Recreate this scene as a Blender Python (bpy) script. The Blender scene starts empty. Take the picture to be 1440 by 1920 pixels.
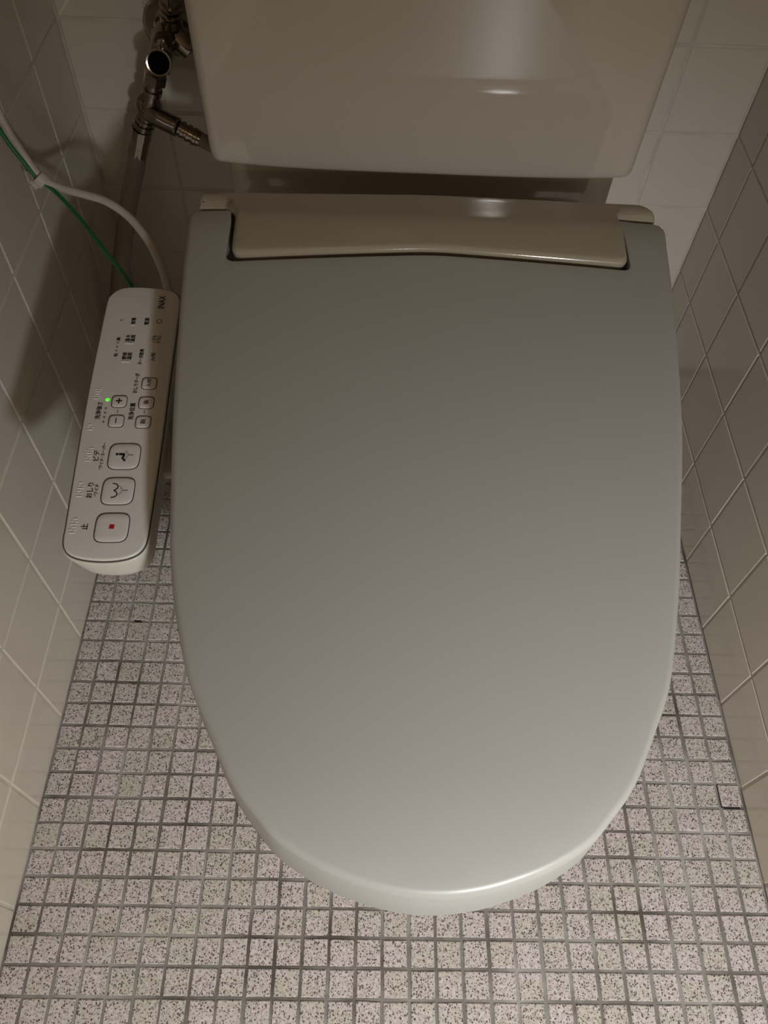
import bpy, bmesh, math, random
from mathutils import Vector, Matrix
from mathutils.geometry import delaunay_2d_cdt

C = bpy.context.scene.collection
random.seed(4)
PI = math.pi

# ------------------------------------------------------------------ camera
CAM_R = [[0.99925898, 0.00784706, 0.03768182], [0.02758372, -0.82878755, -0.55888312], [0.02684463, 0.55950838, -0.82838985]]
CAM_P = Vector((0.342684, -0.905302, 0.899779))
FPX = 1466.931
cam_d = bpy.data.cameras.new('camera'); cam = bpy.data.objects.new('camera', cam_d); C.objects.link(cam)
cam_d.sensor_fit = 'VERTICAL'; cam_d.sensor_height = 24.0; cam_d.lens = FPX / 1920 * 24.0
cam_d.clip_start = 0.01
r_, d_, f_ = (Vector(v) for v in CAM_R)
M = Matrix(((r_.x, -d_.x, -f_.x, CAM_P.x), (r_.y, -d_.y, -f_.y, CAM_P.y), (r_.z, -d_.z, -f_.z, CAM_P.z), (0, 0, 0, 1)))
cam.matrix_world = M
bpy.context.scene.camera = cam

# ------------------------------------------------------------------ light, exposure
sc = bpy.context.scene
w = bpy.data.worlds.new('world'); sc.world = w; w.use_nodes = True
w.node_tree.nodes['Background'].inputs[0].default_value = (0.9, 0.75, 0.55, 1)
w.node_tree.nodes['Background'].inputs[1].default_value = 0.02

def lamp(name, kind, loc, power, col, size=None, rot=None):
    l = bpy.data.lights.new(name, kind); o = bpy.data.objects.new(name, l); C.objects.link(o)
    l.energy = power; l.color = col; o.location = loc
    if kind in ('POINT', 'SPOT'): l.shadow_soft_size = size
    if kind == 'AREA':
        l.shape = 'DISK'; l.size = size
    if rot: o.rotation_euler = rot
    return o
lamp('wall_lamp', 'POINT', (0.64, -1.42, 0.96), 1.6, (1.0, 0.73, 0.43), 0.02)
lamp('overhead_fill', 'AREA', (0.39, -1.35, 2.2), 0.3, (1.0, 0.72, 0.42), 0.25)  # added warm fill to tint the shaded areas, no fixture here
s_ = lamp('added_front_spot', 'SPOT', (0.64, -1.43, 0.84), 32.5, (0.965, 0.985, 0.98), 0.03)  # added neutral light; its soft cone brightens the front and keeps the rear dim
s_.rotation_euler = (Vector((0.57, -0.88, 0.03)) - s_.location).to_track_quat('-Z', 'Y').to_euler()
s_.data.spot_size = math.radians(104); s_.data.spot_blend = 1.0

vs = sc.view_settings
vs.view_transform = 'Standard'; vs.look = 'None'; vs.gamma = 1; vs.exposure = 0.0; vs.use_curve_mapping = False

# ------------------------------------------------------------------ helpers
def lin(c):
    return tuple(x / 12.92 if x <= 0.04045 else ((x + 0.055) / 1.055) ** 2.4 for x in c) + (1,)

def mat(name, col, rough=0.4, metal=0.0, coat=0.0, noise=0.0, nscale=8.0, bump=0.0, bscale=60.0, emit=None, spec=0.5, trans=0.0):
    m = bpy.data.materials.new(name); m.use_nodes = True
    nt = m.node_tree; N = nt.nodes; L = nt.links; b = N['Principled BSDF']
    b.inputs['Base Color'].default_value = (*col, 1); b.inputs['Roughness'].default_value = rough
    b.inputs['Metallic'].default_value = metal; b.inputs['Coat Weight'].default_value = coat
    b.inputs['Specular IOR Level'].default_value = spec
    b.inputs['Transmission Weight'].default_value = trans
    geo = N.new('ShaderNodeNewGeometry')
    if noise:
        n = N.new('ShaderNodeTexNoise'); n.inputs['Scale'].default_value = nscale; n.inputs['Detail'].default_value = 4
        L.new(geo.outputs['Position'], n.inputs['Vector'])
        r = N.new('ShaderNodeMapRange'); r.inputs['From Min'].default_value = 0.3; r.inputs['From Max'].default_value = 0.7
        r.inputs['To Min'].default_value = 1 - noise; r.inputs['To Max'].default_value = 1 + noise
        L.new(n.outputs['Fac'], r.inputs['Value'])
        mx = N.new('ShaderNodeVectorMath'); mx.operation = 'SCALE'; mx.inputs[0].default_value = col
        L.new(r.outputs[0], mx.inputs['Scale']); L.new(mx.outputs[0], b.inputs['Base Color'])
    if bump:
        n2 = N.new('ShaderNodeTexNoise'); n2.inputs['Scale'].default_value = bscale; n2.inputs['Detail'].default_value = 2
        L.new(geo.outputs['Position'], n2.inputs['Vector'])
        bp = N.new('ShaderNodeBump'); bp.inputs['Strength'].default_value = bump; bp.inputs['Distance'].default_value = 0.001
        L.new(n2.outputs['Fac'], bp.inputs['Height']); L.new(bp.outputs[0], b.inputs['Normal'])
    if emit:
        b.inputs['Emission Color'].default_value = (*col, 1); b.inputs['Emission Strength'].default_value = emit
    return m

def floor_tile_mat():
    m = bpy.data.materials.new('speckled_mosaic'); m.use_nodes = True
    nt = m.node_tree; N = nt.nodes; L = nt.links; b = N['Principled BSDF']
    geo = N.new('ShaderNodeNewGeometry')
    sn = N.new('ShaderNodeVectorMath'); sn.operation = 'SNAP'; sn.inputs[1].default_value = (0.0269, 0.0267, 10)
    L.new(geo.outputs['Position'], sn.inputs[0])
    wn = N.new('ShaderNodeTexWhiteNoise'); L.new(sn.outputs[0], wn.inputs['Vector'])
    ramp = N.new('ShaderNodeValToRGB'); e = ramp.color_ramp.elements
    e[0].position = 0; e[0].color = (0.56, 0.515, 0.45, 1); e[1].position = 1; e[1].color = (0.63, 0.55, 0.545, 1)
    k = ramp.color_ramp.elements.new(0.5); k.color = (0.60, 0.54, 0.51, 1)
    L.new(wn.outputs['Value'], ramp.inputs[0])
    # soft mottling
    n = N.new('ShaderNodeTexNoise'); n.inputs['Scale'].default_value = 260; n.inputs['Detail'].default_value = 3
    L.new(geo.outputs['Position'], n.inputs['Vector'])
    mr = N.new('ShaderNodeMapRange'); mr.inputs['From Min'].default_value = 0.3; mr.inputs['From Max'].default_value = 0.7
    mr.inputs['To Min'].default_value = 0.8; mr.inputs['To Max'].default_value = 1.16
    L.new(n.outputs['Fac'], mr.inputs['Value'])
    sc1 = N.new('ShaderNodeVectorMath'); sc1.operation = 'SCALE'; L.new(ramp.outputs[0], sc1.inputs[0]); L.new(mr.outputs[0], sc1.inputs['Scale'])
    cur = sc1.outputs[0]
    # dark and brown specks: two sizes
    for scale, thr, dark in ((430, 0.24, (0.035, 0.028, 0.025, 1)), (640, 0.25, (0.12, 0.065, 0.055, 1)), (300, 0.15, (0.02, 0.017, 0.015, 1))):
        dn = N.new('ShaderNodeTexNoise'); dn.inputs['Scale'].default_value = 900
        L.new(geo.outputs['Position'], dn.inputs['Vector'])
        wv = N.new('ShaderNodeVectorMath'); wv.operation = 'MULTIPLY_ADD'; wv.inputs[1].default_value = (0.0011, 0.0011, 0)
        L.new(dn.outputs['Color'], wv.inputs[0]); L.new(geo.outputs['Position'], wv.inputs[2])
        v = N.new('ShaderNodeTexVoronoi'); v.inputs['Scale'].default_value = scale
        L.new(wv.outputs[0], v.inputs['Vector'])
        sep = N.new('ShaderNodeSeparateColor'); L.new(v.outputs['Color'], sep.inputs[0])
        th = N.new('ShaderNodeMath'); th.operation = 'MULTIPLY'; th.inputs[1].default_value = thr * 1.9
        L.new(sep.outputs[0], th.inputs[0])
        lt = N.new('ShaderNodeMath'); lt.operation = 'LESS_THAN'; L.new(v.outputs['Distance'], lt.inputs[0]); L.new(th.outputs[0], lt.inputs[1])
        fac = N.new('ShaderNodeMath'); fac.operation = 'MULTIPLY'; fac.inputs[1].default_value = 0.85
        L.new(lt.outputs[0], fac.inputs[0])
        mx = N.new('ShaderNodeMix'); mx.data_type = 'RGBA'
        L.new(fac.outputs[0], mx.inputs['Factor']); L.new(cur, mx.inputs['A']); mx.inputs['B'].default_value = dark
        cur = mx.outputs['Result']
    L.new(cur, b.inputs['Base Color'])
    b.inputs['Roughness'].default_value = 0.6
    return m

def grout_mat():
    m = bpy.data.materials.new('floor_grout'); m.use_nodes = True
    nt = m.node_tree; N = nt.nodes; L = nt.links; b = N['Principled BSDF']
    geo = N.new('ShaderNodeNewGeometry')
    n = N.new('ShaderNodeTexNoise'); n.inputs['Scale'].default_value = 9; n.inputs['Detail'].default_value = 6; n.inputs['Roughness'].default_value = 0.62
    L.new(geo.outputs['Position'], n.inputs['Vector'])
    ramp = N.new('ShaderNodeValToRGB'); e = ramp.color_ramp.elements
    e[0].position = 0.36; e[0].color = (0.10, 0.085, 0.07, 1); e[1].position = 0.64; e[1].color = (0.40, 0.385, 0.36, 1)
    L.new(n.outputs['Fac'], ramp.inputs[0]); L.new(ramp.outputs[0], b.inputs['Base Color'])
    b.inputs['Roughness'].default_value = 0.9
    return m

M_ = {
    'tile': mat('glazed_wall_tile', (0.70, 0.65, 0.565), 0.14, noise=0.035, nscale=7, bump=0.05, bscale=14),
    'tgrout': mat('wall_grout', (0.66, 0.61, 0.53), 0.75, noise=0.12, nscale=30),
    'ftile': floor_tile_mat(), 'fgrout': grout_mat(),
    'ceramic': mat('glazed_ceramic', (0.54, 0.495, 0.425), 0.06, coat=0.3, noise=0.01),
    'lid': mat('satin_lid_plastic', (0.435, 0.428, 0.405), 0.36, noise=0.012, nscale=5),
    'cover': mat('glossy_cover_plastic', (0.385, 0.34, 0.265), 0.13, bump=0.03, bscale=300),
    'casing': mat('cream_casing_plastic', (0.74, 0.71, 0.64), 0.35),
    'face': mat('pale_panel_plastic', (0.80, 0.775, 0.75), 0.38),
    'button': mat('button_plastic', (0.82, 0.795, 0.77), 0.32),
    'seam': mat('dark_seam_and_shade', (0.09, 0.08, 0.075), 0.6),
    'ink': mat('black_print', (0.018, 0.017, 0.018), 0.5),
    'red': mat('red_print', (0.50, 0.01, 0.015), 0.45),
    'green': mat('green_led', (0.12, 0.9, 0.05), 0.3, emit=0.8),
    'off': mat('unlit_led', (0.22, 0.20, 0.19), 0.4),
    'chrome': mat('worn_chrome', (0.36, 0.315, 0.27), 0.16, metal=1.0, noise=0.25, nscale=60, bump=0.1, bscale=120),
    'dark': mat('bore_shade_black', (0.004, 0.004, 0.004), 0.9, spec=0.05),
    'hose': mat('beige_hose', (0.33, 0.29, 0.235), 0.5, noise=0.1, nscale=25),
    'cord': mat('white_cord', (0.60, 0.55, 0.50), 0.45),
    'wire': mat('green_wire', (0.01, 0.17, 0.055), 0.4),
    'clip': mat('milky_clip', (0.62, 0.58, 0.53), 0.3),
    'plaster': mat('painted_ceiling', (0.62, 0.56, 0.47), 0.8, noise=0.03),
    'stain': mat('grout_hole', (0.02, 0.017, 0.015), 0.9),
}

def link(name, me, m, parent=None, **props):
    o = bpy.data.objects.new(name, me); C.objects.link(o)
    if m is not None:
        for mm in (m if isinstance(m, (list, tuple)) else [m]): me.materials.append(M_[mm])
    if parent: o.parent = parent
    for k, v in props.items(): o[k] = v
    return o

def pymesh(name, v, f, smooth=True):
    me = bpy.data.meshes.new(name); me.from_pydata([tuple(p) for p in v], [], f); me.update()
    bm = bmesh.new(); bm.from_mesh(me); bmesh.ops.recalc_face_normals(bm, faces=bm.faces); bm.to_mesh(me); bm.free()
    if smooth: me.polygons.foreach_set('use_smooth', [True] * len(me.polygons))
    return me

def empty(name, loc, label, cat, group=None):
    o = bpy.data.objects.new(name, None); C.objects.link(o); o.location = loc; o.empty_display_size = 0.02
    o['label'] = label; o['category'] = cat
    if group: o['group'] = group
    return o

def spline(pts, n=10):
    P = [Vector(p) for p in pts]; P = [2 * P[0] - P[1]] + P + [2 * P[-1] - P[-2]]; out = []
    for i in range(1, len(P) - 2):
        for k in range(n):
            t = k / n; a, b, c, d = P[i - 1:i + 3]
            out.append(0.5 * (2 * b + (c - a) * t + (2 * a - 5 * b + 4 * c - d) * t * t + (3 * b - a - 3 * c + d) * t ** 3))
    out.append(P[-2]); return out

def sweep_geo(path, radii, seg=14):
    v = []; f = []; t0 = (path[1] - path[0]).normalized(); up = t0.orthogonal().normalized()
    n = len(path)
    for i, p in enumerate(path):
        t = (path[min(i + 1, n - 1)] - path[max(i - 1, 0)])
        if t.length < 1e-9: t = t0
        t = t.normalized(); up = (up - t * up.dot(t)).normalized(); s = t.cross(up)
        r = radii[i] if isinstance(radii, (list, tuple)) else radii
        for k in range(seg):
            a = 2 * PI * k / seg; v.append(p + (up * math.cos(a) + s * math.sin(a)) * r)
    for i in range(n - 1):
        for k in range(seg):
            f.append((i * seg + k, i * seg + (k + 1) % seg, (i + 1) * seg + (k + 1) % seg, (i + 1) * seg + k))
    f.append(tuple(range(seg))[::-1]); f.append(tuple((n - 1) * seg + k for k in range(seg)))
    return v, f

def tube(name, pts, r, m, parent=None, n=8, **p):
    v, f = sweep_geo(spline(pts, n), r); return link(name, pymesh(name, v, f), m, parent, **p)

def lathe(name, base, axis, prof, m, parent=None, seg=24, smooth=True, **p):
    base = Vector(base); ax = Vector(axis).normalized(); u = ax.orthogonal().normalized(); s = ax.cross(u)
    v = []; f = []
    for t, r in prof:
        for k in range(seg):
            a = 2 * PI * k / seg; v.append(base + ax * t + (u * math.cos(a) + s * math.sin(a)) * max(r, 1e-5))
    for i in range(len(prof) - 1):
        for k in range(seg): f.append((i * seg + k, i * seg + (k + 1) % seg, (i + 1) * seg + (k + 1) % seg, (i + 1) * seg + k))
    f.append(tuple(range(seg))[::-1]); f.append(tuple((len(prof) - 1) * seg + k for k in range(seg)))
    me = pymesh(name, v, f, smooth)
    if smooth:
        try: me.set_sharp_from_angle(angle=math.radians(38))
        except Exception: pass
    return link(name, me, m, parent, **p)

def boxmesh(name, x0, x1, y0, y1, z0, z1, bev=0.0, seg=3):
    bm = bmesh.new(); bmesh.ops.create_cube(bm, size=1)
    for q in bm.verts: q.co = Vector(((x0 + x1) / 2 + q.co.x * (x1 - x0), (y0 + y1) / 2 + q.co.y * (y1 - y0), (z0 + z1) / 2 + q.co.z * (z1 - z0)))
    if bev: bmesh.ops.bevel(bm, geom=bm.edges[:], offset=bev, segments=seg, profile=0.5, affect='EDGES')
    me = bpy.data.meshes.new(name); bm.to_mesh(me); bm.free()
    if bev: me.polygons.foreach_set('use_smooth', [True] * len(me.polygons))
    return me

def round_poly(pts, seg=6):
    """pts: (x, y, radius) corners -> dense rounded outline"""
    out = []; n = len(pts)
    for i in range(n):
        p = Vector(pts[i][:2]); a = Vector(pts[i - 1][:2]); b = Vector(pts[(i + 1) % n][:2]); r = pts[i][2]
        if r <= 0: out.append(tuple(p)); continue
        da = (a - p).normalized(); db = (b - p).normalized(); ang = da.angle(db)
        d = min(r / math.tan(ang / 2), (a - p).length * 0.49, (b - p).length * 0.49)
        A = p + da * d; B = p + db * d
        for k in range(seg + 1):
            t = k / seg; out.append(tuple((1 - t) ** 2 * A * 1 + 2 * t * (1 - t) * p + t * t * B))
    return out

def dense(poly, step):
    out = []; n = len(poly)
    for i in range(n):
        a = Vector(poly[i]); b = Vector(poly[(i + 1) % n]); L = (b - a).length
        if L < 1e-6: continue
        k = max(1, int(L / step))
        for j in range(k): out.append(a + (b - a) * (j / k))
    return out

def area2(P): return sum(P[i].x * P[(i + 1) % len(P)].y - P[(i + 1) % len(P)].x * P[i].y for i in range(len(P)))

def inset(P, d):
    out = []; n = len(P)
    for i in range(n):
        e1 = (P[i] - P[i - 1]).normalized(); e2 = (P[(i + 1) % n] - P[i]).normalized()
        n1 = Vector((-e1.y, e1.x)); n2 = Vector((-e2.y, e2.x)); m = n1 + n2
        m = m / max(m.length_squared, 0.5) * 2 if m.length > 1e-6 else n1
        out.append(P[i] + m * (d[i] if isinstance(d, list) else d))
    return out

def inside(p, P):
    c = False; n = len(P); j = n - 1
    for i in range(n):
        if (P[i].y > p.y) != (P[j].y > p.y) and p.x < (P[j].x - P[i].x) * (p.y - P[i].y) / (P[j].y - P[i].y) + P[i].x: c = not c
        j = i
    return c

def plate_geo(poly, ztop, zbot, r=0.003, step=0.004, grid=0.01, bott_r=0.0, side_shift=None, nr=6, rf=None):
    """solid plate: ztop(x,y), zbot(x,y); top edge rounded by r; curved top from an interior point grid"""
    P = dense(poly, step)
    if area2(P) < 0: P = P[::-1]
    V = []; F = []; n = len(P)
    def ring(Q, zs):
        i0 = len(V)
        for q, z in zip(Q, zs): V.append(Vector((q.x, q.y, z)))
        return i0
    rings = []
    zb = [zbot(q.x, q.y) for q in P]
    sh = side_shift or (lambda q, t: q)
    if bott_r:
        for k in range(0, 4):
            th = PI / 2 * k / 3
            Q = inset([sh(q, 1) for q in P], bott_r * (1 - math.sin(th))); rings.append(ring(Q, [z + bott_r * (1 - math.cos(th)) for z in zb]))
    else:
        rings.append(ring([sh(q, 1) for q in P], zb))
    last = None
    for k in range(nr + 1):
        th = PI / 2 * k / nr; Q0 = [sh(q, 0) for q in P]; D = [r * (rf(q) if rf else 1) for q in Q0]; Q = inset(Q0, [d * (1 - math.cos(th)) for d in D])
        rings.append(ring(Q, [ztop(q.x, q.y) - d * (1 - math.sin(th)) for q, d in zip(Q, D)])); last = Q
    for a, b in zip(rings[:-1], rings[1:]):
        for k in range(n): F.append((a + k, a + (k + 1) % n, b + (k + 1) % n, b + k))
    # top
    xs = [q.x for q in last]; ys = [q.y for q in last]; pts = [q.copy() for q in last]
    x = min(xs) + grid / 2
    while x < max(xs):
        y = min(ys) + grid / 2
        while y < max(ys):
            q = Vector((x, y))
            if inside(q, last) and min((q - p).length_squared for p in last) > (grid * 0.45) ** 2: pts.append(q)
            y += grid
        x += grid
    def cap(pts, Q, off, zf, rev):
        vo, _, fo, ov, _, _ = delaunay_2d_cdt(pts, [], [list(range(len(Q)))], 2, 1e-7)
        base = {}
        for i, p in enumerate(vo):
            src = [s for s in ov[i] if s < len(Q)]
            if src: base[i] = off + src[0]
            else: base[i] = len(V); V.append(Vector((p.x, p.y, zf(p.x, p.y))))
        for t in fo:
            t = [base[i] for i in t]
            if len(set(t)) > 2: F.append(tuple(t[::-1] if rev else t))
    cap(pts, last, rings[-1], ztop, False)
    bq = [Vector((V[rings[0] + k].x, V[rings[0] + k].y)) for k in range(n)]
    cap(bq, bq, rings[0], zbot, True)
    return V, F

def plate(name, poly, ztop, zbot, m, parent=None, props=None, sharp=True, **kw):
    V, F = plate_geo(poly, ztop, zbot, **kw); me = pymesh(name, V, F)
    if sharp:
        try: me.set_sharp_from_angle(angle=math.radians(50))
        except Exception: pass
    return link(name, me, m, parent, **(props or {}))

def project(P):
    d = Vector(P) - CAM_P; z = f_.dot(d)
    if z < 0.02: return (1e5, 1e5, z)
    return (FPX * r_.dot(d) / z + 720, FPX * d_.dot(d) / z + 960, z)

# ------------------------------------------------------------------ the room
W = 0.7814; YF = -2.3; H = 2.35
def struct(name, me, m): return link(name, me, m, None, kind='structure')
floor = struct('floor', boxmesh('floor', -0.05, W + 0.05, YF - 0.05, 0.05, -0.05, -0.0016), 'fgrout')
wl = struct('wall_left', boxmesh('wall_left', -0.06, -0.0012, YF - 0.06, 0.06, -0.05, H), 'tgrout')
wr = struct('wall_right', boxmesh('wall_right', W + 0.0012, W + 0.06, YF - 0.06, 0.06, -0.05, H), 'tgrout')
wb = struct('wall_back', boxmesh('wall_back', -0.0012, W + 0.0012, 0.0012, 0.06, -0.05, H), 'tgrout')
wf = struct('wall_front', boxmesh('wall_front', -0.0012, W + 0.0012, YF - 0.06, YF, -0.05, H), 'plaster')
struct('ceiling', boxmesh('ceiling', -0.06, W + 0.06, YF - 0.06, 0.06, H, H + 0.05), 'plaster')

def tile_geo(a0, a1, b0, b1, thick, bev):
    """tile in plane (a,b), face at +depth 0; returns verts as (a,b,depth)"""
    v = [(a0, b0, -thick), (a1, b0, -thick), (a1, b1, -thick), (a0, b1, -thick),
         (a0, b0, -bev * 0.8), (a1, b0, -bev * 0.8), (a1, b1, -bev * 0.8), (a0, b1, -bev * 0.8),
         (a0 + bev, b0 + bev, 0), (a1 - bev, b0 + bev, 0), (a1 - bev, b1 - bev, 0), (a0 + bev, b1 - bev, 0)]
    f = []
    for k in range(4):
        j = (k + 1) % 4; f.append((k, j, 4 + j, 4 + k)); f.append((4 + k, 4 + j, 8 + j, 8 + k))
    f.append((8, 9, 10, 11)); return v, f

cache = {}
def wall_tiles(wall, acuts, bcuts, conv, limit=(0, 0)):
    """acuts/bcuts joint positions; conv(a,b,depth)->world"""
    J = 0.0027; SV = []; SF = []
    for i in range(len(acuts) - 1):
        for j in range(len(bcuts) - 1):
            a0, a1, b0, b1 = acuts[i] + J / 2, acuts[i + 1] - J / 2, bcuts[j] + J / 2, bcuts[j + 1] - J / 2
            if a1 - a0 < 0.006 or b1 - b0 < 0.006: continue
            ca, cb = (a0 + a1) / 2, (b0 + b1) / 2
            vis = False
            for aa in (a0, a1):
                for bb in (b0, b1):
                    u, v, z = project(conv(aa, bb, 0))
                    if -30 < u < 1470 and -30 < v < 1950: vis = True
            if vis:
                key = (wall.name, round(a1 - a0, 4), round(b1 - b0, 4))
                o0 = Vector(conv(0, 0, 0))
                if key not in cache:
                    v, f = tile_geo(-(a1 - a0) / 2, (a1 - a0) / 2, -(b1 - b0) / 2, (b1 - b0) / 2, 0.004, 0.0014)
                    me = pymesh('wall_tile', [Vector(conv(*p)) - o0 for p in v], f, False); me.materials.append(M_['tile']); cache[key] = me
                o = link('wall_tile', cache[key], None, wall)
                o.location = conv(ca + random.uniform(-.0002, .0002), cb + random.uniform(-.0002, .0002), random.uniform(-.0002, .0002))
                o.rotation_euler = [random.uniform(-.0018, .0018) for _ in range(3)]
            else:
                v, f = tile_geo(a0, a1, b0, b1, 0.004, 0.0014); k = len(SV)
                SV += [conv(*p) for p in v]; SF += [tuple(q + k for q in ff) for ff in f]
    if SV: link('tile_field', pymesh('tile_field', SV, SF, False), 'tile', wall, kind='stuff')

def cuts(first, pitch, lo, hi):
    out = [lo]; x = first
    while x < hi - 0.002:
        if x > lo + 0.002: out.append(x)
        x += pitch
    return out + [hi]
zc = cuts(0.0885, 0.1, 0.0, H)
wall_tiles(wl, cuts(0.0978, 0.1, 0.0, -YF), zc, lambda a, b, d: (d, -a, b))
wall_tiles(wr, cuts(0.0656, 0.1, 0.0, -YF), zc, lambda a, b, d: (W - d, -a, b))
wall_tiles(wb, cuts(0.0975, 0.0984, 0.0, W), zc, lambda a, b, d: (a, -d, b))

# floor mosaic
xj = [0.0266 * k for k in range(9)] + [0.2128 + 0.0269 * k for k in range(1, 9)] + [0.428 + 0.027 * k for k in range(1, 8)] + [0.617 + 0.0274 * k for k in range(1, 7)]
yj = [-0.8728 + 0.0267 * k for k in range(-53, 33)] ; yj = [y for y in yj if YF < y < -0.004] + [0.0]
def lid_cx(y): return 0.391 - 0.01 * (-0.35 - y)
HW = [(-.345, .197), (-.41, .1935), (-.487, .187), (-.55, .18), (-.61, .171), (-.656, .1635), (-.698, .1535), (-.73, .1435), (-.755, .131), (-.785, .1145),
      (-.805, .0975), (-.8174, .0845), (-.83, .0615), (-.8386, .036), (-.8425, .016), (-.8435, 0)]
def half(y):
    if y > HW[0][0] or y < HW[-1][0]: return 0
    for (y0, h0), (y1, h1) in zip(HW[:-1], HW[1:]):
        if y1 <= y <= y0: return h0 + (h1 - h0) * (y - y0) / (y1 - y0)
cells = []
for i in range(len(xj) - 1):
    for j in range(len(yj) - 1):
        cx, cy = (xj[i] + xj[i + 1]) / 2, (yj[j] + yj[j + 1]) / 2
        if yj[j + 1] - yj[j] < 0.02: continue
        hid = True
        for dx in (-.0125, .0125):
            for dy in (-.0125, .0125):
                p = Vector((cx + dx, cy + dy, 0)); u, v, z = project(p)
                t = (0.46 - CAM_P.z) / (p.z - CAM_P.z); q = CAM_P + (p - CAM_P) * t
                if 0 < u < 1440 and 0 < v < 1920 and not (abs(q.x - lid_cx(q.y)) < half(q.y) - 0.003) and q.y < -0.40: hid = False
        d = (CAM_P - Vector((cx, cy, 0))).length
        cells.append((hid, d ** 3, cx, cy))
cells.sort()
fm = None; SV = []; SF = []; nt_ = 0
for hid, d, cx, cy in cells:
    S = 0.0118
    if not hid and nt_ < 300:
        if fm is None:
            v, f = tile_geo(-S, S, -S, S, 0.003, 0.0009); fm = pymesh('mosaic_tile', v, f, False); fm.materials.append(M_['ftile'])
        o = link('mosaic_tile', fm, None, floor); nt_ += 1
        o.location = (cx + random.gauss(0, .00022), cy + random.gauss(0, .00022), random.uniform(-.0003, .0001)); o.rotation_euler = (random.gauss(0, .004), random.gauss(0, .004), random.gauss(0, .009))
    else:
        v, f = tile_geo(cx - S, cx + S, cy - S, cy + S, 0.003, 0.0009); k = len(SV); SV += v; SF += [tuple(q + k for q in ff) for ff in f]
link('mosaic_field', pymesh('mosaic_field', SV, SF, False), 'ftile', floor, kind='stuff')
# holes in the grout: dark L by the right wall, a nick at the left
for k, (x0, x1, y0, y1) in enumerate([(0.7547, 0.7577, -0.6855, -0.660), (0.7577, 0.776, -0.6876, -0.6850), (0.0600, 0.069, -0.4735, -0.4712)]):
    link('grout_hole', boxmesh('grout_hole', x0, x1, y0, y1, -0.0016, -0.0010), 'stain', floor)

# ------------------------------------------------------------------ toilet: bowl and tank
toilet = empty('toilet', (0.388, -0.3, 0), 'cream ceramic toilet standing against the tiled back wall, its cistern behind the closed lid', 'toilet')
toilet_inv = Matrix.Translation((-0.388, 0.3, 0))
def under(o, root):
    o.parent = root; o.matrix_parent_inverse = Matrix.Translation(-Vector(root.location)); return o
# bowl: lofted rings
V = []; F = []; seg = 48
prof = [(0.0, .115, .235, -.46), (0.01, .118, .238, -.46), (0.08, .108, .215, -.455), (0.16, .105, .205, -.45), (0.24, .125, .225, -.475), (0.31, .155, .255, -.52), (0.36, .172, .275, -.548), (0.385, .176, .28, -.552), (0.392, .172, .276, -.552), (0.392, .12, .19, -.57), (0.34, .10, .16, -.57), (0.25, .05, .08, -.55)]
for z, a, b, cy in prof:
    for k in range(seg):
        t = 2 * PI * k / seg; s = math.sin(t); c = math.cos(t)
        bb = b * (0.93 if s > 0 else 1.0)
        V.append(Vector((0.388 + a * math.copysign(abs(c) ** (0.8 if s > 0 else 1), c), cy + bb * math.copysign(abs(s) ** (0.8 if s > 0 else 1), s), z)))
for i in range(len(prof) - 1):
    for k in range(seg): F.append((i * seg + k, i * seg + (k + 1) % seg, (i + 1) * seg + (k + 1) % seg, (i + 1) * seg + k))
F.append(tuple(range(seg))[::-1]); F.append(tuple((len(prof) - 1) * seg + k for k in range(seg)))
under(link('bowl', pymesh('bowl', V, F), 'ceramic'), toilet)
under(plate('pedestal_deck', round_poly([(.207, -.315, .02), (.572, -.311, .02), (.572, -.03, .01), (.207, -.03, .01)]), lambda x, y: 0.405, lambda x, y: 0.30, 'ceramic', r=0.008, grid=0.03), toilet)
under(plate('pedestal_neck', round_poly([(.207, -.228, .012), (.5735, -.228, .012), (.5735, -.03, .01), (.207, -.03, .01)]), lambda x, y: 0.4825, lambda x, y: 0.40, 'ceramic', r=0.001, grid=0.04), toilet)
# tank, bulging slightly at the front and tapering to its base, rounded lower edge
def tank_outline(g, bulge):
    x0, x1 = .1955 - g, .5815 + g
    out = [(x0, -.022)]
    N = 30
    cr = .011
    for k in range(9):
        a = PI / 2 * k / 8; out.append((x0 + cr - cr * math.cos(a), -.2495 + cr - cr * math.sin(a) - 0.0))
    for k in range(1, N):
        t = k / N; x = x0 + cr + (x1 - x0 - 2 * cr) * t; out.append((x, -.2495 - bulge * (1 - (2 * t - 1) ** 4)))
    for k in range(9):
        a = PI / 2 * k / 8; out.append((x1 - cr + cr * math.sin(a), -.2495 + cr - cr * math.cos(a)))
    out.append((x1, -.022)); return out
V = []; F = []
levels = [(0.4833, .0045, .014), (0.4842, .0024, .014), (0.486, .001, .014), (0.489, .0003, .014), (0.497, 0, .014)] + [(0.50 + 0.03 * k, -0.00045 * k, .014) for k in range(12)] + [(0.85, -.0055, .014)]
n = None
for z, ins, _ in levels:
    o_ = tank_outline(-(ins if ins > 0 else ins) , 0.006); 
    P = [Vector((x, y + (ins if y < -.1 else 0), z)) for x, y in o_]; n = len(P); V += P
for i in range(len(levels) - 1):
    for k in range(n): F.append((i * n + k, i * n + (k + 1) % n, (i + 1) * n + (k + 1) % n, (i + 1) * n + k))
F.append(tuple(range(n))[::-1]); F.append(tuple((len(levels) - 1) * n + k for k in range(n)))
me = pymesh('tank', V, F); me.set_sharp_from_angle(angle=math.radians(60))
under(link('tank', me, 'ceramic'), toilet)
under(plate('tank_lid', [(x, y) for x, y in tank_outline(0.009, 0.008)], lambda x, y: 0.885, lambda x, y: 0.851, 'ceramic', r=0.008, grid=0.05), toilet)

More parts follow.
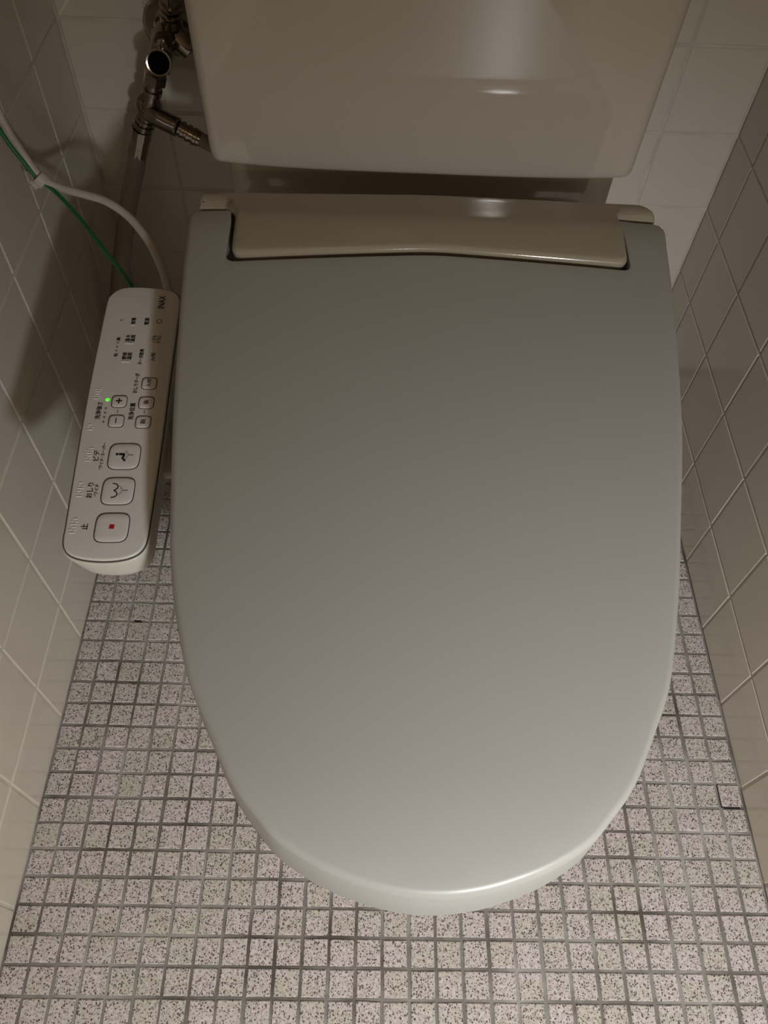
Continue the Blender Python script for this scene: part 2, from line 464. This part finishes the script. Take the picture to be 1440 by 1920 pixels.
# ------------------------------------------------------------------ bidet seat: housing, lid, seat ring, control panel
seat = empty('bidet_seat', (0.388, -0.35, 0.40), 'closed grey bidet toilet seat with a wide lid, rear housing and side control arm', 'toilet seat')
def yaw(x, y): return 0.012 * (x - 0.391) * max(0.0, min(1.0, (y + .84) / .49))
def lid_z(x, y):
    z = .45 + .11 * (y + .84)
    z -= 0.004 * ((x - .388) / .19) ** 2 - 0.001
    yy = y - yaw(x, y)
    if yy > -.372: z -= 2.5 * (yy + .372) ** 2
    if yy < -.78: z -= 1.1 * (-.78 - yy) ** 2
    return z
def bell(y): return math.exp(-((y + .66) / .085) ** 2)
yy = [h[0] for h in HW]
def cr(a, b, c, d, t): return 0.5 * (2 * b + (c - a) * t + (2 * a - 5 * b + 4 * c - d) * t * t + (3 * b - a - 3 * c + d) * t ** 3)
side = []
for i in range(len(HW) - 1):
    a = HW[max(i - 1, 0)]; b = HW[i]; c = HW[i + 1]; d = HW[i + 2] if i + 2 < len(HW) else (HW[-2][0], -HW[-2][1])
    for k in range(5): side.append((cr(a[0], b[0], c[0], d[0], k / 5), cr(a[1], b[1], c[1], d[1], k / 5)))
side[0:1] = [(-.3375, .1885), (-.3395, .1935), (-.345, .1965), (-.355, .1972)]
side = [s for k, s in enumerate(side) if k < 4 or s[0] < -.362]
poly = []
for y, h in side: x = lid_cx(y) - h * (1 + .018 * bell(y)); poly.append((x, y + yaw(x, y)))
poly.append((lid_cx(-.8435), -.8435))
for y, h in side[::-1]: x = lid_cx(y) + h * (1 - .018 * bell(y)); poly.append((x, y + yaw(x, y)))
# notch for the housing (from right ear back to left ear)
notch = round_poly([(.5495, -.3345, .003), (.5512, -.350, .03), (.5518, -.3940, .0075), (.392, -.3877, 0.30), (.2288, -.3998, .0085), (.2292, -.355, .03), (.2272, -.3390, .003)], 8)
poly += notch
def skirt(q, t): return Vector((q.x, q.y - 0.0035 * t * max(0.0, min(1.0, (-.60 - q.y) / .24))))
lid = plate('lid', poly, lid_z, lambda x, y: lid_z(x, y) - 0.040 + 0.006 * max(0, min(1, (y + .5) / .15)), 'lid', r=0.0045, step=0.004, grid=0.0115, bott_r=0.003, side_shift=skirt, rf=lambda q: 0.25 if (.2255 < q.x < .5575 and q.y > -.405) else (0.45 if q.y > -.348 else 1.0))
under(lid, seat)
# seat ring under the lid
ring_o = [(0.388 + 0.165 * math.cos(2 * PI * k / 64), -.60 + 0.232 * math.sin(2 * PI * k / 64)) for k in range(64)]
V = []; F = []
for s_, z_ in ((1.0, .3935), (1.0, .403), (.97, .407), (.66, .407), (.62, .402), (.62, .3935)):
    for x, y in ring_o: V.append(Vector((0.388 + (x - 0.388) * s_, -.60 + (y + .60) * s_, z_)))
for i in range(6):
    j = (i + 1) % 6
    for k in range(64): F.append((i * 64 + k, i * 64 + (k + 1) % 64, j * 64 + (k + 1) % 64, j * 64 + k))
under(link('seat_ring', pymesh('seat_ring', V, F), 'lid'), seat)
# housing (rear strip between the ears, wide block behind)
hp = round_poly([(.1995, -.3365, .003), (.2235, -.3365, .005), (.2330, -.351, .02), (.2330, -.3940, .009), (.392, -.3808, 0.30), (.5502, -.3888, .009), (.5500, -.352, .02), (.5485, -.3315, .004), (.5830, -.3310, .003), (.5820, -.3240, .010), (.574, -.3125, .03), (.392, -.3085, .4), (.1995, -.3185, .008)], 8)
def house_z(x, y):
    yy = y - 0.012 * (x - .391); z = .5075
    if yy < -.352: z -= 0.13 * (-.352 - yy) + 1.2 * (-.352 - yy) ** 2
    t = min(1.0, max(0.0, (yy + .355) / .012)); z -= t * 0.13 * max(0.0, yy + .352)
    # dip beside the ears
    e = max(0.0, min(1.0, (.228 - x) / .006)) + max(0.0, min(1.0, (x - .549) / .006))
    z -= min(1, e) * (max(0.0, min(1.0, (-.3235 - yy) / .008)) ** 1.5 * 0.0045)
    return z
under(plate('housing', hp, house_z, lambda x, y: 0.41, 'cover', r=0.0042, step=0.003, grid=0.006, side_shift=lambda q, t: Vector((q.x + (.39 - q.x) * .06 * t, q.y + .02 * t * (1 if q.y < -.33 else 0)))), seat)
# added dark block under the notch: the gap's shade put into its colour
under(link('gap_shade', boxmesh('gap_shade', .236, .546, -.375, -.32, .407, .44, .004), 'seam'), seat)

# ---- control panel on its arm
def pz(x, y): return 0.452 + 0.08 * (y + 0.39)
pan_out = [(0.1307, -0.3861), (0.1269, -0.3914), (0.1252, -0.3995), (0.1262, -0.44), (0.1275, -0.48), (0.1300, -0.5302), (0.1324, -0.57), (0.1349, -0.6077), (0.1356, -0.6201), (0.1380, -0.6275), (0.1432, -0.6325), (0.1527, -0.6354), (0.1656, -0.6362), (0.1761, -0.6352), (0.1846, -0.6327), (0.1902, -0.6287), (0.1932, -0.6225), (0.1939, -0.6138), (0.1934, -0.59), (0.1920, -0.535), (0.1898, -0.4852), (0.1874, -0.42), (0.1864, -0.3985), (0.1848, -0.3915), (0.1806, -0.3860), (0.174, -0.3830), (0.1632, -0.3816), (0.152, -0.3809), (0.1408, -0.3815), (0.135, -0.3832)]
_c = [Vector((*p, 0)) for p in pan_out]; _n = len(_c)
PO = []
for i in range(_n):
    a, b, c, d = _c[i - 1], _c[i], _c[(i + 1) % _n], _c[(i + 2) % _n]
    for k in range(4): PO.append(cr(a, b, c, d, k / 4).to_2d())
big = inset(PO if area2(PO) > 0 else PO[::-1], -0.0012)
def cas_shift(q, t): return Vector((q.x + (0.16 - q.x) * 0.10 * t, q.y + 0.008 * t * max(0.0, min(1.0, (-.6 - q.y) / .03))))
panel = plate('control_panel', [tuple(p) for p in big], lambda x, y: pz(x, y) - 0.0022, lambda x, y: pz(x, y) - 0.034, 'casing', props={'label': 'slim cream side control panel with buttons'}, r=0.002, step=0.004, grid=0.02, bott_r=0.003, side_shift=cas_shift)
under(panel, seat)
def sub(o): o.parent = panel; o.matrix_parent_inverse = Matrix.Identity(4); return o
sub(plate('panel_seam', [tuple(p) for p in inset(PO if area2(PO) > 0 else PO[::-1], -0.0002)], lambda x, y: pz(x, y) - 0.0014, lambda x, y: pz(x, y) - 0.004, 'seam', r=0.0003, step=0.004, grid=0.03))
sub(plate('panel_face', [tuple(p) for p in inset(PO if area2(PO) > 0 else PO[::-1], 0.0006)], pz, lambda x, y: pz(x, y) - 0.003, 'face', r=0.0016, step=0.004, grid=0.02))
for k, (x0, x1) in enumerate([(0.186, 0.25)]):
    under(link('support_arm', boxmesh('support_arm', x0, x1, -.552, -.50, .412, .4225, .003), 'casing', None), seat)
under(link('support_arm', boxmesh('support_arm', .17, .24, -.44, -.40, .420, .438, .003), 'casing', None), seat)

AX = math.radians(92.2)   # reading direction of the print: towards the back wall
def P3(x, y, dz=0.0): return Vector((x, y, pz(x, y) + dz))
def squircle(cx, cy, h, n=48, e=4.2):
    out = []
    for k in range(n):
        t = 2 * PI * k / n; c, s = math.cos(t), math.sin(t)
        lx = h * math.copysign(abs(c) ** (2 / e), c); ly = h * math.copysign(abs(s) ** (2 / e), s)
        a = AX - PI / 2; out.append((cx + lx * math.cos(a) - ly * math.sin(a), cy + lx * math.sin(a) + ly * math.cos(a)))
    return out
def button(cx, cy, size, lw):
    h = size / 2; rings = [(h, .00005), (h, .0002), (h - lw, .0002), (h - lw, -.0001), (h - lw - .0002, .0003), (h - lw - .0009, .0006), (h * .55, .00068)]
    V = []; F = []; n = 48; mi = []
    for hh, dz in rings:
        for x, y in squircle(cx, cy, hh, n): V.append(P3(x, y, dz))
    for i in range(len(rings) - 1):
        for k in range(n): F.append((i * n + k, i * n + (k + 1) % n, (i + 1) * n + (k + 1) % n, (i + 1) * n + k)); mi.append(1 if i < 3 else 0)
    F.append(tuple((len(rings) - 1) * n + k for k in range(n))); mi.append(0)
    me = bpy.data.meshes.new('button'); me.from_pydata([tuple(v) for v in V], [], F)
    me.polygons.foreach_set('material_index', mi); me.polygons.foreach_set('use_smooth', [True] * len(F))
    return sub(link('button', me, ['button', 'seam']))
SM = 0.0120; BG = 0.0236
for bx, by, sz, lb in [(0.1738, -0.4834, SM, 0), (0.1539, -0.5016, SM, 0), (0.1548, -0.5200, SM, 0), (0.1745, -0.5020, SM, 0), (0.1750, -0.5201, SM, 0), (0.1663, -0.5513, BG, 0), (0.1670, -0.5809, BG, 0), (0.1680, -0.6105, BG + .0004, 0)]:
    button(bx, by, sz, 0.00055 if sz < .02 else 0.00065)

# lettering (all flat print, gathered in one mesh)
LV = []; LF = []
def flush():
    if not LF: return
    me = bpy.data.meshes.new('lettering'); me.from_pydata([tuple(v) for v in LV], [], LF)
    o = sub(link('lettering', me, 'ink')); LV.clear(); LF.clear()
def put(verts, faces, cx, cy, dz, rot=0.0):
    k = len(LV); a = AX + rot
    for tx, ty in verts:
        x = cx + tx * math.cos(a) - ty * math.sin(a); y = cy + tx * math.sin(a) + ty * math.cos(a)
        LV.append(P3(x, y, dz))
    LF.extend(tuple(q + k for q in f) for f in faces)
def text(s, cx, cy, length, height, dz=0.00025, bold=0.0):
    c = bpy.data.curves.new('t', 'FONT'); c.body = s; c.size = 1; c.resolution_u = 3; c.offset = bold
    o = bpy.data.objects.new('t', c); C.objects.link(o); bpy.context.view_layer.update()
    e = o.evaluated_get(bpy.context.evaluated_depsgraph_get()); m = e.to_mesh()
    v = [(p.co.x, p.co.y) for p in m.vertices]; f = [tuple(p.vertices) for p in m.polygons]; e.to_mesh_clear()
    bpy.data.objects.remove(o); bpy.data.curves.remove(c)
    if not v: return
    x0, x1 = min(p[0] for p in v), max(p[0] for p in v); y0, y1 = min(p[1] for p in v), max(p[1] for p in v)
    sx = length / (x1 - x0); sy = height / max(y1 - y0, 1e-6); flush()
    for i, (ox, oy) in enumerate(((0, 0), (.00010, .00004), (-.00010, -.00004), (0, .00010))):
        put([((p[0] - (x0 + x1) / 2) * sx + ox, (p[1] - (y0 + y1) / 2) * sy + oy) for p in v], f, cx, cy, dz + i * 2e-6)
def bar(cx, cy, l, h, dz=0.00025, rot=0.0): put([(-l / 2, -h / 2), (l / 2, -h / 2), (l / 2, h / 2), (-l / 2, h / 2)], [(0, 1, 2, 3)], cx, cy, dz, rot)
def stroke(pts, wd, cx, cy, dz=0.0009):
    n = len(pts); v = []; f = []
    for i in range(n):
        a = Vector(pts[max(i - 1, 0)]); b = Vector(pts[min(i + 1, n - 1)]); t = (b - a).normalized(); nn = Vector((-t.y, t.x)) * wd / 2
        p = Vector(pts[i]); v += [tuple(p + nn), tuple(p - nn)]
    for i in range(n - 1): f.append((2 * i, 2 * i + 1, 2 * i + 3, 2 * i + 2))
    put(v, f, cx, cy, dz)
def blob(cx, cy, px, py, r, dz=0.0009, n=12, sq=1.0): put([(px + r * math.cos(2 * PI * k / n), py + r * sq * math.sin(2 * PI * k / n)) for k in range(n)], [tuple(range(n))], cx, cy, dz)
B = 0.0
text('INAX', 0.1706, -0.3983, .0142, .0052, bold=B)
text('節電', 0.1511, -0.4198, .0066, .0036, bold=B)
text('電源', 0.1619, -0.4199, .0074, .0037, bold=B)
text('温水', 0.1496, -0.4384, .0076, .0036, bold=B); text('温度', 0.1536, -0.4384, .0076, .0036, bold=B)
text('便座', 0.1501, -0.4569, .0076, .0036, bold=B); text('温度', 0.1541, -0.4569, .0076, .0036, bold=B)
text('ノズル', 0.1705, -0.4386, .0084, .0031, bold=B); text('そうじ', 0.1743, -0.4386, .0084, .0031, bold=B)
text('ターボ脱臭', 0.1632, -0.4572, .0160, .0034, bold=B)
text('入/切', 0.1726, -0.4571, .0082, .0032, bold=B)
text('高', 0.1424, -0.4396, .0034, .0030, bold=B); text('低', 0.1431, -0.4562, .0034, .0030, bold=B)
text('おしりターボ', 0.1638, -0.4836, .0190, .0034, bold=B)
text('入/切', 0.1738, -0.4834, .0076, .0032, 0.0009, bold=B)
text('+', 0.1539, -0.5016, .0046, .0046, 0.0009, bold=.01); bar(0.1548, -0.5200, .0046, .0007, 0.0009)
text('後', 0.1745, -0.5020, .0042, .0040, 0.0009, bold=B); text('前', 0.1750, -0.5201, .0042, .0040, 0.0009, bold=B)
text('洗浄強さ', 0.1401, -0.5109, .0158, .0040, bold=B); text('洗浄位置', 0.1650, -0.5107, .0158, .0040, bold=B)
bar(0.1544, -0.5109, .0032, .0004); bar(0.1745, -0.5110, .0032, .0004)
text('ビデ', 0.1459, -0.5513, .0090, .0043, bold=B); text('･ワイド･スーパー', 0.1505, -0.5519, .0235, .0026, bold=B)
text('おしり', 0.1471, -0.5811, .0125, .0043, bold=B); text('･ワイド', 0.1516, -0.5810, .0103, .0027, bold=B)
text('止', 0.1489, -0.6105, .0048, .0046, bold=B)
# power symbol
pc = (0.1715, -0.4195)
stroke([(.0021 * math.sin(a), -.0002 + .0021 * -math.cos(a)) for a in [math.radians(-145 + 290 * k / 20) for k in range(21)]], .00055, *pc, dz=.00025)
stroke([(0, 0.0004), (0, .0026)], .00055, *pc, dz=.00025)
flush()
# wash icon: two rounded bumps above a spraying nozzle
mm = .001
WW = [(5.8, 4.2), (5.6, 2.4), (4.9, .9), (3.6, .1), (2.2, .2), (1.0, 1.0), (0, 2.5), (-1.0, 1.0), (-2.2, .2), (-3.6, .1), (-4.9, .9), (-5.6, 2.4), (-5.8, 4.2)]
sp = [(p.x * mm, p.y * mm) for p in spline([(a, b, 0) for a, b in WW], 4)]
stroke(sp, .0008, 0.1668, -0.5809)
def spray(cx, cy, k=1.0):
    stroke([(0, -.0072), (0, -.0034)], .00045, cx, cy)
    for s in (-1, 1):
        for i in range(5): blob(cx, cy, s * (.0005 + .0008 * i), -.0030 + .0005 * i, .00027, n=8)
        for i in range(4): blob(cx, cy, s * (.0013 + .0008 * i), -.0036 + .0005 * i, .0002, n=8)
spray(0.1668, -0.5809)
flush()
c2 = (0.1663, -0.5513)
blob(*c2, .0014, .0052, .0011); stroke([(.0014, .0038), (.0014, .0006), (.0010, -.0004)], .0019, *c2)
stroke([(.0016, .0001), (-.0004, .0003), (-.0024, .0010)], .0016, *c2); stroke([(-.0020, .0010), (-.0034, -.0002), (-.0046, -.0014)], .0014, *c2)
spray(0.1658, -0.5507)
flush()
# red stop mark
V = [P3(0.1680 + a * .0017, -0.6102 + b * .0017, .0009) for a, b in ((-1, -1), (1, -1), (1, 1), (-1, 1))]
me = bpy.data.meshes.new('stop_mark'); me.from_pydata([tuple(v) for v in V], [], [(0, 1, 2, 3)]); sub(link('stop_mark', me, 'red', None, label='red square mark on the stop button'))
# indicator lamps
def dot(x, y, r, m, **p): return sub(lathe('indicator_lamp', P3(x, y, -0.0002), (0, -0.08, 1), [(0, r), (.0004, r), (.0007, r * .6), (.0008, .00001)], m, None, seg=16, **p))
dot(0.1447, -0.5001, .0016, 'green', label='lit green indicator lamp')
for x, y in [(.1450, -.5085), (.1452, -.5127), (.1453, -.5168), (.1455, -.5211)]: dot(x, y, .0009, 'off')
dot(.1412, -.4197, .0008, 'off')
for x, y in [(.1426, -.4435), (.1427, -.4477), (.1429, -.4518)]: dot(x, y, .0008, 'off')
# raised tactile marks and raised key edges
V = []; F = []
def bump(x, y, l, wd=.0009, h=.00045):
    k = len(V); 
    for zz, s in ((0, 1.0), (h, .6)):
        for a, b in ((-1, -1), (1, -1), (1, 1), (-1, 1)): V.append(P3(x + a * l / 2 * s, y + b * wd / 2 * s, zz))
    F.extend([(k, k + 1, k + 5, k + 4), (k + 1, k + 2, k + 6, k + 5), (k + 2, k + 3, k + 7, k + 6), (k + 3, k, k + 4, k + 7), (k + 4, k + 5, k + 6, k + 7)])
rr = random.Random(2)
for cx, cy, n in [(.1405, -.5504, 6), (.1402, -.5805, 6), (.1412, -.6098, 6), (.1358, -.4950, 5), (.1366, -.5262, 3)]:
    for k in range(n):
        yy_ = cy + (k - (n - 1) / 2) * .0022
        if k % 3 == 0: bump(cx, yy_, .0052)
        elif k % 3 == 1: bump(cx - .0016, yy_, .0016); bump(cx + .0016, yy_, .0018)
        else: bump(cx + rr.uniform(-.001, .001), yy_, .0036)
for cx, cy, l in [(.1516, -.4438, .0078), (.1521, -.4624, .0078), (.1511, -.4242, .0040)]: bump(cx, cy, l, .0010, .0005)
me = bpy.data.meshes.new('tactile_marks'); me.from_pydata([tuple(v) for v in V], [], F); sub(link('tactile_marks', me, 'face', None, kind='stuff'))

# ------------------------------------------------------------------ plumbing at the back wall
valve = empty('stop_valve', (0.121, 0, 0.49), 'tarnished chrome stop valve with round wall flange and open tube end, left of the cistern', 'valve')
def vp(o): return under(o, valve)
vp(lathe('wall_flange', (0.124, -0.0005, 0.486), (0, -1, 0), [(0, .031), (.004, .031), (.007, .029), (.012, .022), (.015, .013)], 'chrome'))
vp(lathe('wall_stub', (0.124, -0.010, 0.497), (0, -1, 0), [(0, .0105), (.018, .0105), (.018, .013), (.024, .013), (.024, .011), (.042, .0115), (.048, .009)], 'chrome'))
vp(lathe('valve_spindle', (0.1315, -0.040, 0.505), (0.22, -0.35, 0.9), [(0, .0115), (.012, .0115), (.0125, .0095), (.016, .0095), (.0165, .0115), (.020, .0115), (.0205, .0095), (.024, .0095), (.0245, .0118), (.028, .0118), (.0285, .0095), (.06, .0095)], 'chrome'))
vp(lathe('side_outlet', (0.128, -0.040, 0.499), (0.80, -0.05, -0.60), [(0, .010), (.008, .010), (.0085, .0125), (.024, .0135), (.026, .0130), (.0255, .0105), (.016, .0100)], 'chrome', seg=20))
# open tube facing the viewer: hollow, the shade inside painted as a black lining
vp(lathe('valve_body', (0.1165, -0.046, 0.474), (0.16, -1.0, 0.36), [(0, .0110), (.006, .0120), (.036, .0124), (.0405, .0128), (.0415, .0124), (.0412, .0108), (.036, .0104), (.010, .0102)], 'chrome'))
vp(lathe('bore_shade', (0.1165, -0.046, 0.474), (0.16, -1.0, 0.36), [(.012, .0101), (.0125, .0101), (.028, .01035), (.0285, .0102), (.0285, .001)], 'dark', label='inside of the open tube end, its shade painted black'))
vp(tube('valve_neck', [(0.124, -0.045, 0.500), (0.119, -0.050, 0.482), (0.113, -0.056, 0.466)], .0125, 'chrome'))
vp(lathe('hex_nut', (0.1115, -0.0585, 0.4665), (-0.35, 0.05, -0.93), [(0, .0095), (.002, .0125), (.013, .0125), (.015, .0095)], 'chrome', seg=6, smooth=False))
vp(lathe('connector', (0.106, -0.058, 0.453), (-0.35, 0.05, -0.93), [(0, .0085), (.006, .0085), (.0065, .0105), (.012, .0105), (.0125, .008), (.022, .008), (.024, .0092), (.030, .0092)], 'chrome'))
vp(lathe('tee_cap', (0.0945, -0.050, 0.4235), (0.1, -0.85, 0.5), [(0, .0135), (.008, .0142), (.011, .0132), (.013, .0100), (.0135, .0095), (.012, .0090)], 'chrome'))
vp(tube('tee_branch', [(0.0945, -0.059, 0.4225), (0.104, -0.064, 0.4195), (0.116, -0.068, 0.4155), (0.1265, -0.071, 0.4125)], .0102, 'chrome'))
vp(lathe('tee_outlet', (0.0915, -0.054, 0.418), (-0.45, 0.08, -0.88), [(0, .0105), (.006, .0105), (.0065, .0118), (.010, .0118), (.0105, .0100), (.013, .0100), (.0135, .0118), (.017, .0118), (.0175, .0100), (.021, .0100)], 'chrome'))

tank_hose = empty('cistern_hose', (0.127, -0.071, 0.412), 'short grey-tan hose running from the chrome tee to the cistern, with a ribbed brown ferrule', 'hose')
def dirn(a, b): return Vector(b) - Vector(a)
a_, b_ = (0.1265, -0.071, 0.4125), (0.1485, -0.0715, 0.4000)
under(lathe('ferrule', a_, dirn(a_, b_), [(0, .0078), (.003, .0078), (.0035, .0092), (.007, .0092), (.0075, .0080), (.010, .0080), (.0105, .0094), (.014, .0094), (.0145, .0082), (.017, .0082), (.0175, .0096), (.021, .0096), (.0215, .0088), (.025, .0088)], 'chrome'), tank_hose)
under(tube('hose', [(0.147, -0.0715, 0.401), (0.165, -0.068, 0.389), (0.19, -0.060, 0.372), (0.2045, -0.054, 0.364)], .0080, 'hose'), tank_hose)
sup = empty('supply_hose', (0.08, -0.05, 0.39), 'thick beige water hose hanging down beside the back left corner from the chrome tee', 'hose')
a_, b_ = (0.0805, -0.0515, 0.3975), (0.0685, -0.052, 0.3660)
under(lathe('crimp_sleeve', a_, dirn(a_, b_), [(0, .0118), (.012, .0118), (.0125, .0110), (.034, .0112), (.0345, .0108)], 'chrome', seg=10, smooth=False), sup)
under(tube('hose', [(0.0692, -0.052, 0.3690), (0.0620, -0.056, 0.3470), (0.0512, -0.066, 0.3192), (0.0423, -0.078, 0.2903), (0.0354, -0.095, 0.2639), (0.0274, -0.115, 0.2305), (0.0216, -0.130, 0.200), (0.0190, -0.150, 0.1500), (0.035, -0.175, 0.105), (0.085, -0.21, 0.085), (0.150, -0.27, 0.12), (0.200, -0.335, 0.22), (0.215, -0.355, 0.33), (0.216, -0.36, 0.408)], .0108, 'hose'), sup)

# ------------------------------------------------------------------ cords
cord = tube('power_cord', [(0.1720, -0.378, 0.4350), (0.1680, -0.366, 0.4370), (0.161, -0.345, 0.436), (0.1547, -0.33, 0.4353), (0.1449, -0.31, 0.4367), (0.1351, -0.295, 0.4394), (0.1178, -0.275, 0.4441), (0.0969, -0.262, 0.4494), (0.0762, -0.255, 0.451), (0.0559, -0.25, 0.4528), (0.0421, -0.248, 0.4575), (0.0375, -0.247, 0.4604), (0.0315, -0.245, 0.4696), (0.0234, -0.24, 0.4844), (0.0170, -0.235, 0.4963), (0.0120, -0.23, 0.5118), (0.0075, -0.22, 0.5395), (0.0055, -0.20, 0.62), (0.0055, -0.17, 0.80)], .0038, 'cord', label='white power cord curving from the control panel up the left wall', category='cord')
wire = tube('ground_wire', [(0.1400, -0.378, 0.4370), (0.1363, -0.365, 0.4386), (0.1212, -0.34, 0.436), (0.1056, -0.32, 0.4369), (0.0746, -0.28, 0.443), (0.0525, -0.258, 0.4514), (0.0409, -0.250, 0.4565), (0.0335, -0.2495, 0.4640), (0.0268, -0.248, 0.476), (0.0190, -0.246, 0.4913), (0.0125, -0.242, 0.5055), (0.0072, -0.237, 0.5168), (0.0035, -0.228, 0.5428), (0.003, -0.21, 0.62), (0.003, -0.18, 0.80)], .0019, 'wire', label='thin green earth wire running beside the white cord up the left wall', category='wire')
clip = empty('cable_clip', (0.0372, -0.2485, 0.4600), 'small milky plastic clip binding the white cord and green wire together', 'clip')
ax = Vector((0.55, -0.15, -0.6)).normalized()
cl = lathe('clip_band', Vector((0.0372, -0.2485, 0.4600)) - ax * 0.0042, ax, [(0, .0045), (0, .0068), (.0006, .0073), (.0078, .0073), (.0084, .0068), (.0084, .0045)], 'clip', seg=20)
under(cl, clip)
lk = link('clip_lock', boxmesh('clip_lock', -.0042, .0042, -.0035, .0035, -.0035, .0035, .001), 'clip'); under(lk, clip)
lk.matrix_parent_inverse = Matrix.Identity(4); lk.location = (-0.0062, -0.0025, -0.0030); lk.rotation_euler = (0.3, 0.7, -0.4)
